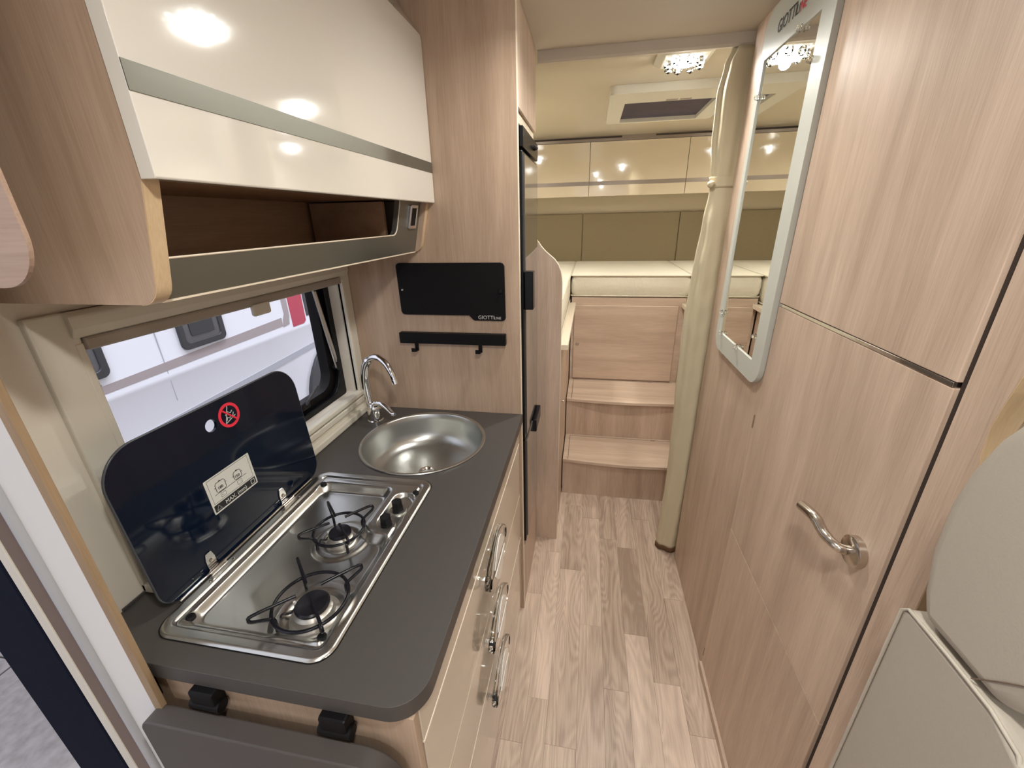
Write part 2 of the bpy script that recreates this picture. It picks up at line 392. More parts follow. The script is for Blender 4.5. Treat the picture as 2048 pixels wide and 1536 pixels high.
# ---------------------------------------------------------------- entrance door frame
d2 = sthing('door_2', (-.70, .32, 0))
B('edge_trim', -.6488, -.634, .3135, .3225, 0, 1.49, 'edged', d2, .001)
B('jamb', -.7256, -.6495, .3145, .3285, -.25, 1.93, 'white', d2, .002)
T('gasket', [(-.717, .3135, -.25), (-.717, .3135, 1.93)], .0075, 'greyl', d2, 10)
B('jamb', -.7325, -.7250, .311, .3285, -.25, 1.93, 'white', d2, .003)
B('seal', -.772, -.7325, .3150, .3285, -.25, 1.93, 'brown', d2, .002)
B('outer_frame', -.793, -.772, .3140, .384, -.25, 1.93, 'frame', d2, .002)
lab(B('screen_cassette', -.926, -.7932, .3130, .345, -.30, 1.95, 'navy', d2, .004), 'dark navy insect screen cassette')
# ---------------------------------------------------------------- hall ground and neighbour van outside
ground = sthing('ground', (-2.5, 1, -.5))
B('bed', -9, -.84, -6, 9, -.56, -.512, 'grout', ground, 0)
for i in range(5):
    for j in range(6):
        if i > 3: continue
        x0 = -.87 - (i + 1) * .96; y0 = -1.72 + j * .90
        o = B('tile', 0, .95, 0, .892, -.012, 0, 'tile', None, .002); o.location = (x0 + .004, y0 + .004, -.5); put(o, ground)
van = thing('camper_van', 'white van with taupe and red stripes parked outside the kitchen window', 'van', (-1.95, 1.9, -.5))
prof = [(-1.93, -.25), (-1.915, .50), (-1.906, .72), (-1.905, .882), (-1.902, .892), (-1.902, .908), (-1.905, .916), (-1.91, 1.3), (-1.96, 2.1), (-2.2, 2.3), (-2.2, -.25)]
bm = MB(); prism(bm, prof, [], XZ, .85, 2.86); obj('body', bm, 'vanw', van, 25)
P('body_moulding', [(.85, .642), (2.86, .745), (2.86, .784), (.85, .680)], [], YZ, -1.915, -1.903, 'vang', van, bevel=.001)
B('seam', -1.9095, -1.9045, 1.5, 1.504, .78, 1.3, 'vang', van, 0)
P('stripe', [(.85, .919), (2.30, .946), (2.30, 1.0), (.85, .945)], [], YZ, -1.9085, -1.904, 'vans', van)
P('stripe', [(2.30, .938), (2.36, .945), (2.375, 1.0), (2.375, 1.2), (2.33, 1.2), (2.33, 1.02), (2.31, .985)], [], YZ, -1.909, -1.904, 'vans', van)
lab(P('stripe', [(2.39, .918), (2.50, .918), (2.525, .935), (2.525, 1.25), (2.39, 1.25)], [], YZ, -1.909, -1.903, 'vanr', van), 'red stripe')
lab(P('stripe', [(2.54, .96), (2.58, .96), (2.62, 1.0), (2.62, 1.25), (2.54, 1.25)], [], YZ, -1.909, -1.903, 'vanb', van), 'dark grey stripe')
P('wheel_arch', circ(2.86, .32, .46, 40), [], YZ, -1.92, -1.89, 'vanb', van, 40, .004)
for y0, y1 in ((1.605, 1.862), (1.0, 1.275)):
    f = P('window', rrect(y0, y1, .992, 1.27, .03), [rrect(y0 + .028, y1 - .028, 1.022, 1.24, .02)], YZ, -1.91, -1.893, 'vanb', van, 50, .003)
    P('pane', rrect(y0 + .026, y1 - .026, 1.02, 1.242, .02), [], YZ, -1.905, -1.899, 'vanglass', f)
    P('louvre', rrect(y0 + .06, y1 - .06, 1.05, 1.20, .012), [], YZ, -1.899, -1.895, 'vanb', f, bevel=.003)
P('badge', circ(1.215, .965, .014, 20, .008), [circ(1.215, .965, .010, 20, .005)], YZ, -1.904, -1.9015, 'vanb', van)

# ---------------------------------------------------------------- fridge housing (tall cabinet) and fridge
fh = thing('tall_cabinet', 'full height oak cabinet housing the black fridge at the sink end', 'cabinet', (-.5, 1.5, 0))
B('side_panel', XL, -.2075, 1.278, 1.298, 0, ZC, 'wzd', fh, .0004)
B('edge_band', -.2075, -.2063, 1.2778, 1.2982, .0, ZC, 'edgep', fh, 0)
B('upper_door', -.226, -.207, 1.30, 1.687, 1.832, ZC - .002, 'wz', fh, .001)
B('filler', -.24, -.215, 1.30, 1.687, 1.803, 1.83, 'edgep', fh, .002)
B('top_panel', XL, -.24, 1.30, 1.687, 1.80, 1.815, 'wx', fh, 0)
B('base_panel', -.226, -.207, 1.30, 1.69, 0, .305, 'wz', fh, .001)
fr = thing('refrigerator', 'tall slim black refrigerator built in beside the kitchen end panel', 'refrigerator', (-.4, 1.49, .31))
B('body', -.76, -.225, 1.308, 1.675, .315, 1.797, 'fridgeb', fr, .003)
B('control_panel', -.2255, -.196, 1.312, 1.66, 1.738, 1.790, 'fridgeb', fr, .002)
T('latch', [(-.197, 1.50, 1.762), (-.186, 1.51, 1.764), (-.186, 1.55, 1.764), (-.197, 1.56, 1.762)], .004, 'rubber', fr, 8, sm=4)
dr = B('door', -.2255, -.200, 1.312, 1.66, .802, 1.730, 'fridgeb', fr, .002)
B('front_panel', -.201, -.1955, 1.335, 1.650, .812, 1.722, 'fridge', dr, .001)
B('door_handle', -.199, -.170, 1.322, 1.362, 1.275, 1.395, 'fridgeb', dr, .003)
dr2 = B('door', -.2255, -.200, 1.312, 1.66, .335, .795, 'fridgeb', fr, .002)
B('front_panel', -.201, -.1955, 1.335, 1.650, .345, .785, 'fridge', dr2, .001)
h = B('door_handle', -.2, -.181, 1.50, 1.65, .735, .79, 'fridgeb', dr2, .004)
# bed-side panel with shoulder curve
pc = [(-.24, 0), (-.102, 0), (-.102, 1.30), (-.104, 1.325), (-.109, 1.35), (-.119, 1.375), (-.134, 1.396), (-.152, 1.411), (-.172, 1.428), (-.188, 1.445), (-.201, 1.464), (-.24, 1.54)]
bp = thing('bed_end_panel', 'upright oak panel with a curved shoulder at the foot of the left bed', 'panel', (-.17, 1.725, 0))
P('panel', pc, [], XZ, 1.714, 1.732, 'wz', bp, 30)
P('edge_band', [(x + .0006, z + .001) for x, z in pc[1:-1]] + [(x - .0012, z - .001) for x, z in reversed(pc[1:-1])], [], XZ, 1.7136, 1.7324, 'edgep', bp)
B('panel', XL, -.24, 1.714, 1.732, 0, 1.54, 'wz', bp, 0)

# ---------------------------------------------------------------- kitchen base cabinet
kc = thing('kitchen_cabinet', 'kitchen base cabinet with three cream gloss drawers under the dark worktop', 'cabinet', (-.5, .8, 0))
B('back_panel', XL + .004, XL + .012, .356, 1.27, .06, .80, 'wz', kc, 0)
B('bottom_panel', XL + .012, -.24, .356, 1.27, .05, .066, 'wz', kc, 0)
B('end_panel', XL + .004, -.218, .340, .355, 0.0, .888, 'wzd', kc, .001)
B('plinth', -.31, -.30, .356, 1.27, 0, .05, 'wyd', kc, 0)
B('top_fascia', -.238, -.216, .3555, 1.272, .8105, .888, 'drawer', kc, .001)
B('edge_strip', -.237, -.2155, .3555, 1.272, .8045, .8085, 'line', kc, 0)
B('edge_strip', -.237, -.2155, .3555, 1.272, .3865, .3895, 'line', kc, 0)
hdl = []
for z0, z1, zh, lb in ((.5935, .803, .738, 0), (.3915, .5905, .528, 1), (.065, .385, .302, 2)):
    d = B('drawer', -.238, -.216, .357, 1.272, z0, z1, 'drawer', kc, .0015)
    # clear acrylic bow handle, pointed oval, with two leaf inlays
    def lens(cy, cz, a, b, n=16, half=0, pw=1.9):
        up = [(cy + a * (2 * i / n - 1), cz + b * (1 - abs(2 * i / n - 1) ** pw)) for i in range(n + 1)]
        if half: return up
        return up + [(y, 2 * cz - z) for y, z in reversed(up[1:-1])]
    cz_ = (.768, .561, .352)[lb]; cy_ = .782
    o = lens(cy_, cz_, .110, .074, 20)
    o = [(max(cy_ - .098, min(cy_ + .098, y)), z) for y, z in o]
    up = lens(cy_, cz_ + .009, .056, .052, 12, 1); lo_ = [(y, 2 * cz_ - z) for y, z in up]
    hh = P('drawer_handle', o, [lens(cy_, cz_, .068, .004, 12)], YZ, -.202, -.188, 'lens', d, 40, .003, 3)
    P('leaf_inlay', up, [], YZ, -.1875, -.185, 'leaf', hh, 40, .0008)
    P('leaf_inlay', lo_, [], YZ, -.1875, -.185, 'leaf', hh, 40, .0008)
    for yy in (cy_ - .082, cy_ + .082): B('post', -.216, -.200, yy - .006, yy + .006, cz_ - .008, cz_ + .008, 'chrome', hh, .001)

# worktop with cut-outs
ZT = .9216
wo = thing('worktop', 'anthracite kitchen worktop with a rounded near corner holding hob and sink', 'worktop', (-.5, .8, ZT))
outer = rrect(XL + .002, -.203, .330, 1.2775, [0, 0, 0, .055], 10)
P('slab', outer, [rrect(-.675, -.383, .384, .838, .02), circ(-.478, 1.057, .183, 48)], XY, .8895, ZT, 'top', wo, 40, .0025, 3)
B('upstand', XL + .0025, XL + .006, .40, 1.277, ZT, ZT + .006, 'top', wo, .001)

# ---------------------------------------------------------------- sink
sk = thing('sink', 'round stainless steel sink set in the worktop below the tap', 'sink', (-.478, 1.057, ZT))
pr = [(.190, 0), (.1915, .002), (.190, .0045), (.185, .0048), (.182, .003), (.180, .0), (.178, -.02), (.175, -.055), (.170, -.075), (.158, -.092), (.138, -.103), (.11, -.108), (.06, -.111), (.024, -.113)]
L('basin', pr, (-.478, 1.057, ZT), 'inoxs', sk, 96)
L('drain', [(.024, -.1125), (.027, -.1105), (.022, -.111), (.018, -.116), (0, -.116)], (-.478, 1.057, ZT), 'chrome', sk, 32)

# ---------------------------------------------------------------- tap
tp = thing('kitchen_tap', 'chrome swan neck kitchen tap standing behind the round sink', 'tap', (-.691, 1.165, ZT))
L('tap_body', [(0, 0), (.026, 0), (.026, .005), (.023, .008), (.0225, .03), (.0235, .045), (.021, .058), (.016, .066), (0, .07)], (-.691, 1.165, ZT), 'chrome', tp, 32)
dx, dy = .93, -.36
def tpp(t, z): return (-.703 + dx * t, 1.168 + dy * t, z)
T('spout', [tpp(.0, ZT + .05), tpp(-.006, 1.02), tpp(-.006, 1.075), tpp(.008, 1.12), tpp(.035, 1.148), tpp(.070, 1.156), tpp(.103, 1.140), tpp(.124, 1.112), tpp(.132, 1.090)],
  [.0135] * 30 + [.0105] * 12 + [.0095] * 23, 'chrome', tp, 18, False, 8)
T('aerator', [tpp(.1312, 1.094), tpp(.1355, 1.080)], .0115, 'chrome', tp, 18)
T('lever', [(-.680, 1.158, .985), (-.655, 1.150, .992), (-.632, 1.142, .982), (-.612, 1.134, .968), (-.600, 1.130, .967)], [.012, .006], 'chrome', tp, 12, False, 6)

# ---------------------------------------------------------------- hob
hb = thing('gas_hob', 'stainless two burner gas hob with raised black glass lid on the worktop', 'hob', (-.53, .61, ZT))
X0, X1, Y0, Y1, RO = -.690, -.368, .369, .853, .034
BC = (-.453, .463); SC = (-.505, .637)
def hobz(x, y):
    d = -sdr(x, y, X0, X1, Y0, Y1, RO)
    z = .0042 * sstep(-.0005, .004, d)
    z -= .0045 * sstep(.019, .022, d) - .0038 * sstep(.028, .031, d)
    b = sdr(x, y, -.666, -.389, .395, .812, .038)
    isl = sdr(x, y, -.458, -.28, .652, .92, .030)
    k = .022; a_, b_ = b, -isl
    hh = max(k - abs(a_ - b_), 0) / k; sb = max(a_, b_) + hh * hh * k * .25
    z -= .021 * sstep(0, .020, -sb)
    for (cx, cy), r in ((BC, .066), (SC, .054)):
        q = math.hypot(x - cx, y - cy)
        z += .0035 * sstep(r + .010, r - .002, q) - .007 * sstep(r - .010, r - .030, q)
    p = math.hypot(x + .418, max(abs(y - .731) - .038, 0)) - .028
    z -= .011 * sstep(0, .009, -p)
    return ZT + .0005 + z
bm = MB(); NX, NY = 150, 224; g = []
for i in range(NX + 1):
    row = []
    for j in range(NY + 1):
        x = X0 + (X1 - X0) * i / NX; y = Y0 + (Y1 - Y0) * j / NY
        s = sdr(x, y, X0, X1, Y0, Y1, RO)
        if s > 0:
            cx = min(max(x, X0 + RO), X1 - RO); cy = min(max(y, Y0 + RO), Y1 - RO); q = math.hypot(x - cx, y - cy)
            x = cx + (x - cx) * RO / q; y = cy + (y - cy) * RO / q
        row.append(bm.verts.new((x, y, hobz(x, y))))
    g.append(row)
for i in range(NX):
    for j in range(NY): bm.faces.new((g[i][j], g[i + 1][j], g[i + 1][j + 1], g[i][j + 1]))
pl = obj('hob_plate', bm, 'inox', hb); pl.data.shade_smooth()
B('hob_tray', -.674, -.384, .385, .837, .86, .8985, 'inox', hb, 0)
P('gasket', rrect(X0 - .0015, X1 + .0015, Y0 - .0015, Y1 + .0015, .035), [rrect(X0 + .02, X1 - .02, Y0 + .02, Y1 - .02, .02)], XY, ZT, ZT + .001, 'rubber', hb)
for x, y in ((-.648, .408), (-.401, .411), (-.648, .797), (-.397, .797)):
    L('rubber_foot', [(0, .004), (.006, .004), (.0075, .002), (.0075, -.003), (0, -.003)], (x, y, ZT + .003), 'rubber', hb, 16)
for x, y in ((-.421, .684), (-.419, .739)):
    kn = L('knob', [(0, .030), (.0115, .030), (.013, .027), (.013, .012), (.0145, .010), (.0145, .004), (0, .004)], (x, y, ZT - .009), 'rubber', hb, 6, smooth=None)
    L('knob_collar', [(0, .006), (.019, .006), (.020, .003), (.020, -.002), (0, -.002)], (x, y, ZT - .009), 'inox', kn, 32)
for (cx, cy), s, r in ((BC, 1.0, .062), (SC, .80, .052)):
    zb = ZT - .024
    bu = L('burner', [(.046 * s, 0), (.045 * s, .004), (.036 * s, .008), (.034 * s, .014), (.033 * s, .020), (.028 * s, .023), (.026 * s, .027), (0, .027)], (cx, cy, zb), 'alu', hb, 48)
    L('burner_cap', [(.029 * s, .027), (.0295 * s, .031), (.027 * s, .034), (.012 * s, .0365), (0, .0365)], (cx, cy, zb), 'cap', bu, 40)
    T('ignition_pin', [(cx - .040 * s, cy + .004, zb), (cx - .040 * s, cy + .004, zb + .024)], .0022, 'white', bu, 8)
    T('thermocouple', [(cx - .055 * s, cy - .02 * s, zb), (cx - .050 * s, cy - .018 * s, zb + .016), (cx - .04 * s, cy - .010 * s, zb + .012), (cx - .034 * s, cy - .006, zb + .018)], .002, 'enamel', bu, 8, sm=4)
    bm = MB(); zr = ZT + .016; za = ZT + .040
    tube(bm, [(cx + r * cos(2 * pi * i / 48), cy + r * sin(2 * pi * i / 48), zr) for i in range(48)], .0031, 8, True)
    for q in range(4):
        a = pi / 4 + q * pi / 2 + .03
        e = r * 1.47
        pt = lambda rr, z, o=0: (cx + rr * cos(a) - o * sin(a), cy + rr * sin(a) + o * cos(a), z)
        tube(bm, smoothpath([pt(.020 * s, za - .001), pt(r * .6, za), pt(e - .006, za + .001), pt(e, za - .004), pt(e - .003, za - .011), pt(r + .002, zr + .001), pt(r - .004, zr - .008), pt(r - .002, zb + .004)], 4), .0029, 8)
    lab(obj('pan_support', bm, 'enamel', hb, 60), 'black enamelled wire pan support')
    for q in range(4):
        a = pi / 4 + q * pi / 2 + .03
        L('support_foot', [(0, .004), (.005, .004), (.006, 0), (0, 0)], (cx + (r - .002) * cos(a), cy + (r - .002) * sin(a), zb + .001), 'rubber', hb, 12)
# lid: plane leaning back to the window
lx = lambda z: -.697 - (z - .925) * .055
LID = lambda u, v, t: (lx(v) + t, u, v)
lid = P('lid', rrect(.409, .852, .927, 1.229, [.062, .062, .035, .035], 12), [circ(.606, 1.188, .0125, 24)], LID, -.0055, 0, 'lid', hb)
LO_ = rrect(.409, .852, .927, 1.229, [.062, .062, .035, .035], 12)
T('lid_rim', [LID(u, v, -.0027) for u, v in LO_], .0024, 'lidedge', lid, 8, True)
P('warning_sign', circ(.651, 1.190, .0255, 40), [circ(.651, 1.190, .0195, 40)], LID, .0002, .0008, 'red', lid)
lab(T('warning_slash', [LID(.638, 1.204, .0008), LID(.664, 1.176, .0008)], .0022, 'red', lid, 4), 'red diagonal bar of the warning sign')
bm = MB()
for pts in ([(.652, 1.209), (.6385, 1.176)], [(.6385, 1.176), (.6645, 1.185)], [(.642, 1.181), (.646, 1.187), (.650, 1.183), (.654, 1.189), (.658, 1.185), (.662, 1.192)], [(.642, 1.192), (.649, 1.198), (.655, 1.193), (.660, 1.197)]):
    tube(bm, [LID(u, v, .0005) for u, v in pts], .0008, 4)
obj('warning_pictogram', bm, 'silverink', lid)
P('label_plate', rrect(.549, .662, 1.020, 1.095, .002, 2), [], LID, .0002, .0007, 'sticker', lid)
P('label_band', rrect(.552, .659, 1.023, 1.038, .001, 2), [], LID, .0007, .0009, 'ink', lid)
bm = MB()
def pl_(pts, r=.0005, closed=False): tube(bm, [LID(u, v, .0008) for u, v in pts], r, 4, closed)
pl_([(.555, 1.041), (.656, 1.041), (.656, 1.092), (.555, 1.092)], .0004, True)
pl_([(.562, 1.0565), (.642, 1.0565)])
for cx, w, hh in ((.580, .0115, .017), (.622, .0095, .014)):
    zb = 1.058
    pl_([(cx - w, zb + hh), (cx - w, zb + .003), (cx - w + .003, zb), (cx + w - .003, zb), (cx + w, zb + .003), (cx + w, zb + hh)], .0006)
    pl_([(cx - w, zb + hh), (cx - w + .003, zb + hh + .0035), (cx + w - .003, zb + hh + .0035), (cx + w, zb + hh)], .0006)
    pl_([(cx - .002, zb + hh + .0045), (cx + .002, zb + hh + .0045)], .001)
    pl_([(cx - w - .003, zb + hh * .7), (cx - w, zb + hh * .7)], .0006); pl_([(cx + w, zb + hh * .7), (cx + w + .003, zb + hh * .7)], .0006)
    pl_([(cx - .006, 1.045), (cx + .006, 1.045), (cx + .006, 1.053), (cx - .006, 1.053)], .0004, True)
    pl_([(cx + (.0025 if cx > .6 else -.0025), 1.049), (cx + (.0026 if cx > .6 else -.0026), 1.0492)], .0016)
obj('label_drawing', bm, 'ink', lid)
U, V = (0, 1, 0), (-.055, 0, 1)
text('label_text', '180', .0085, 'ink', LID(.572, 1.063, .0009), U, V, lid)
text('label_text', '150', .0085, 'ink', LID(.614, 1.0615, .0009), U, V, lid)
text('label_text', 'MAX. (mm)', .0115, 'sticker', LID(.577, 1.0265, .0011), U, V, lid)
bm = MB(); tube(bm, [LID(u, v, .0011) for u, v in ((.556, 1.026), (.567, 1.026), (.5615, 1.0355))], .0004, 4, True); obj('label_symbol', bm, 'sticker', lid); bm = MB()
tube(bm, [LID(u, v, .0011) for u, v in ((.646, 1.026), (.655, 1.026), (.655, 1.035), (.646, 1.035))], .0008, 4, True)
obj('label_symbol', bm, 'sticker', lid)
for yy in (.507, .712):
    hg = P('hinge', [(yy - .010, .925), (yy + .010, .925), (yy + .010, .952), (yy + .006, .966), (yy - .006, .966), (yy - .010, .952)], [], LID, .0005, .003, 'chrome', hb, bevel=.0008)
    T('hinge_barrel', [(-.688, yy - .018, ZT + .008), (-.688, yy + .018, ZT + .008)], .0065, 'chrome', hg, 14)
    L('screw', [(0, .0025), (.004, .0015), (.0045, 0), (0, 0)], LID(yy, .948, .003), 'nickel', hg, 12, 'x')
    for q in (-.028, .028): L('screw', [(0, .003), (.0022, .0025), (.003, 0), (0, 0)], (-.677, yy + q, ZT + .004), 'nickel', hg, 12)
T('hinge_rail', [(-.6925, .43, ZT + .0065), (-.6925, .81, ZT + .0065)], .0028, 'chrome', hb, 8)

# ---------------------------------------------------------------- fold-down worktop extension
fp = thing('worktop_flap', 'folded down dark worktop extension hanging on the end of the kitchen cabinet', 'worktop flap', (-.45, .31, .85))
P('flap', rrect(-.655, -.232, .40, .842, [.060, .020, .02, .02], 8), [], XZ, .292, .322, 'topf', fp, 40, .003, 3)
for x in (-.555, -.335):
    br = B('hinge_bracket', x - .022, x + .022, .318, .340, .852, .889, 'black', fp, .004)
    T('pin', [(x - .026, .326, .858), (x + .026, .326, .858)], .010, 'black', br, 14)
B('edge_catch', -.675, -.664, .325, .341, .83, .89, 'black', fp, .003)

# ---------------------------------------------------------------- overhead kitchen cabinet
oc = thing('overhead_cabinet', 'overhead kitchen cabinet with cream gloss lift door and open shelf above the window', 'cabinet', (-.62, .85, 1.46))
def sideprof():
    p = [(XL, ZC), (XL, 1.462), (-.535, 1.462)]
    for i in range(1, 7):
        a = -pi / 2 + i * (pi / 2 - .24) / 6; p.append((-.535 + .030 * cos(a) * 1.02, 1.492 + .030 * sin(a)))
    return p + [(-.478, 1.60), (-.476, 2.0), (-.49, 2.02), (-.535, ZC)]
sp = sideprof()
for y0, y1 in ((.418, .438), (1.261, 1.2775)):
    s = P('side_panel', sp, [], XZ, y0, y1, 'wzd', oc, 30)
    inn = [(x - .0015, z + .0015) for x, z in sp[2:]]
    P('edge_band', [(x + .0012, z - .0008) for x, z in sp[2:]] + list(reversed(inn)), [], XZ, y0 - .0003 + .0008, y1 + .0003, 'edge', s, 30)
# fascia with cut-out, leaning outward going up
fx = lambda z: -.527 + (z - 1.464) * .24
FAS = lambda u, v, t: (fx(v) + t, u, v)
fo = [(.438, 1.464), (1.261, 1.464), (1.261, 1.605), (1.118, 1.605), (1.118, 1.545)] + [(1.098 + .02 * cos(-i * pi / 12), 1.536 + .02 * sin(-i * pi / 12)) for i in range(1, 7)] + [(.438, 1.514)]
fa = P('fascia', fo, [], FAS, -.016, 0, 'steel', oc, 30)
T('fascia_edge', [FAS(u, v, -.001) for u, v in fo[3:] if True], .0016, 'edgep', fa, 6)
B('fascia_edge', -.540, -.5265, .438, 1.261, 1.461, 1.4638, 'edgep', fa, 0)
B('shelf_bottom', XL, -.53, .438, 1.261, 1.464, 1.480, 'wyd', oc, 0)
B('back_panel', XL, XL + .012, .438, 1.261, 1.48, ZC, 'wyd', oc, 0)
B('shelf_divider', -.76, -.546, 1.118, 1.130, 1.48, 1.60, 'wyd', oc, 0)
B('shelf_top', XL, -.482, .438, 1.261, 1.604, 1.618, 'wyd', oc, 0)
dp = [(-.476, 1.598), (-.458, 1.598), (-.4565, 1.60), (-.4565, 1.985), (-.459, 2.0), (-.515, 2.074), (-.530, 2.074), (-.476, 2.0)]
dd = P('lift_door', dp, [], XZ, .4165, 1.276, 'cream', oc, 20, .0008)
lab(B('metal_stripe', -.457, -.4556, .4165, 1.276, 1.677, 1.704, 'steel', dd, .0003), 'brushed metal stripe along the door')
sw = P('light_switch', rrect(1.185, 1.235, 1.53, 1.592, .003, 3), [rrect(1.193, 1.227, 1.538, 1.584, .002, 3)], FAS, .0003, .005, 'chrome', oc, bevel=.001)
P('rocker', rrect(1.194, 1.226, 1.539, 1.583, .002, 3), [], FAS, .0, .004, 'black', sw, bevel=.001)
L('spotlight', [(.03, 0), (.03, -.008), (.024, -.010), (0, -.010)], (-.62, 1.19, 1.4625), 'black', oc, 24)

# small rounded oak panel nearer the camera
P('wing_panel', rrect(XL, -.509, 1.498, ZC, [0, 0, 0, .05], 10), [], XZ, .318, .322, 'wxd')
tag(bpy.data.objects['wing_panel'], 'rounded oak panel hanging in front of the overhead cabinet side, upper left', 'panel')

# ---------------------------------------------------------------- things on the tall cabinet side (facing the camera)
cp = thing('cover_plate', 'black metal cover plate with rounded corners on the oak panel above the hook rail', 'cover plate', (-.43, 1.277, 1.34))
pp = rrect(-.601, -.252, 1.250, 1.428, [.012, .012, .012, .010], 5)
po = []
for x, z in pp:
    po.append((x, z))
po = [(-.264, 1.428), (-.256, 1.425), (-.252, 1.417), (-.252, 1.258), (-.255, 1.252), (-.262, 1.249), (-.352, 1.249), (-.358, 1.252), (-.370, 1.265), (-.588, 1.265), (-.596, 1.268), (-.600, 1.276), (-.602, 1.418), (-.599, 1.425), (-.592, 1.428)]
P('plate', po, [], XZ, 1.270, 1.2775, 'black', cp, bevel=.001)
L('knob', [(0, -.010), (.006, -.009), (.0075, -.006), (.0075, 0), (0, 0)], (-.266, 1.270, 1.342), 'black', cp, 20, 'y')
L('screw', [(0, -.003), (.003, -.002), (.004, 0), (0, 0)], (-.588, 1.270, 1.345), 'nickel', cp, 12, 'y')
text('lettering', 'GIOTTI', .0165, 'silverink', (-.341, 1.270, 1.2545), (1, 0, 0), (0, 0, 1), cp, .0004)
text('lettering', 'LINE', .0115, 'silverink', (-.289, 1.270, 1.2545), (1, 0, 0), (0, 0, 1), cp, .0004)
hr = thing('hook_rail', 'black hook rail below the cover plate on the oak panel', 'hook rail', (-.43, 1.277, 1.18))
B('rail', -.612, -.252, 1.256, 1.2775, 1.171, 1.207, 'black', hr, .0015)
for x in (-.552, -.334):
    bm = MB(); box(bm, x - .006, x + .006, 1.250, 1.2555, 1.148, 1.176); box(bm, x - .014, x - .006 + .008, 1.238, 1.2555, 1.147, 1.1515); box(bm, x - .014, x - .002, 1.2375, 1.241, 1.147, 1.160)
    obj('hook', bm, 'black', hr, bevel=.0008)

# ---------------------------------------------------------------- steps and beds
stp = thing('bed_steps', 'two carpeted-free oak steps leading up between the beds', 'steps', (.25, 2.4, 0))
stp['label'] = 'oak steps with two bowed treads leading up to the middle bed'
XS0, XS1 = -.100, .62
def bow(y, z0, z1, dep):
    n = 12; f = [(XS0 + (XS1 - XS0) * i / n, y - .022 * sin(pi * min(1, i / n))) for i in range(n + 1)]
    return f + [(XS1, y + dep), (XS0, y + dep)]
B('riser', XS0, XS1, 2.112, 2.13, 0, .222, 'wz', stp, 0)
B('riser', XS0, XS1, 2.415, 2.433, .24, .476, 'wz', stp, 0)
for y, z, d in ((2.105, .240, .31), (2.408, .494, .36)):
    t = P('tread', bow(y, 0, 0, d), [], XY, z - .018, z, 'wx', stp, 30, .001)
    B('lid_joint', XS0 + .028, XS0 + .0305, y + .005, y + d - .02, z, z + .0003, 'gap', t, 0)
    B('lid_joint', XS0 + .028, XS1 - .03, y + d - .022, y + d - .0195, z, z + .0003, 'gap', t, 0)
    B('finger_notch', XS1 - .19, XS1 - .165, y + d - .026, y + d - .020, z, z + .0004, 'gap', t, 0)
B('side_box', XS0, XS1, 2.44, 2.755, 0, .47, 'wz', stp, 0)
bc = thing('bed_chest', 'oak chest front with a hatch below the middle mattress', 'bed base', (.25, 3.2, 0))
B('front_panel', XS0, .615, 2.767, 2.785, .45, 1.064, 'wx', bc, 0)
hb2 = B('hatch', -.080, .572, 2.752, 2.764, .505, 1.012, 'wx', bc, .002)
lab(B('latch', -.062, -.042, 2.744, 2.752, .745, .765, 'nickel', hb2, .001), 'small square brass coloured latch')
B('slatted_top', XS0, .615, 2.785, YR, 1.04, 1.064, 'wx', bc, 0)
lbb = thing('bed', 'oak base of the left bed with a protruding ledge', 'bed base', (-.4, 2.7, 0))
B('base_side', -.125, -.106, 1.735, 2.11, 0, 1.0, 'wz', lbb, .001)
B('base_side', -.125, -.106, 2.11, 2.76, .0, 1.0, 'wz', lbb, 0)
B('ledge', XL + .004, -.074, 1.770, 2.765, 1.005, 1.030, 'edgep', lbb, .002)
L('knob', [(0, .010), (.006, .009), (.007, .004), (.004, 0), (0, 0)], (-.106, 1.99, .66), 'nickel', lbb, 16, 'x')
rbb = thing('bed', 'oak base of the right bed behind the cream curtain', 'bed base', (.9, 2.7, 0))
B('base_side', .622, .64, 1.735, 2.76, 0, 1.0, 'wz', rbb, .001)
B('ledge', .590, XR - .02, 1.77, 2.765, 1.005, 1.030, 'edgep', rbb, .002)
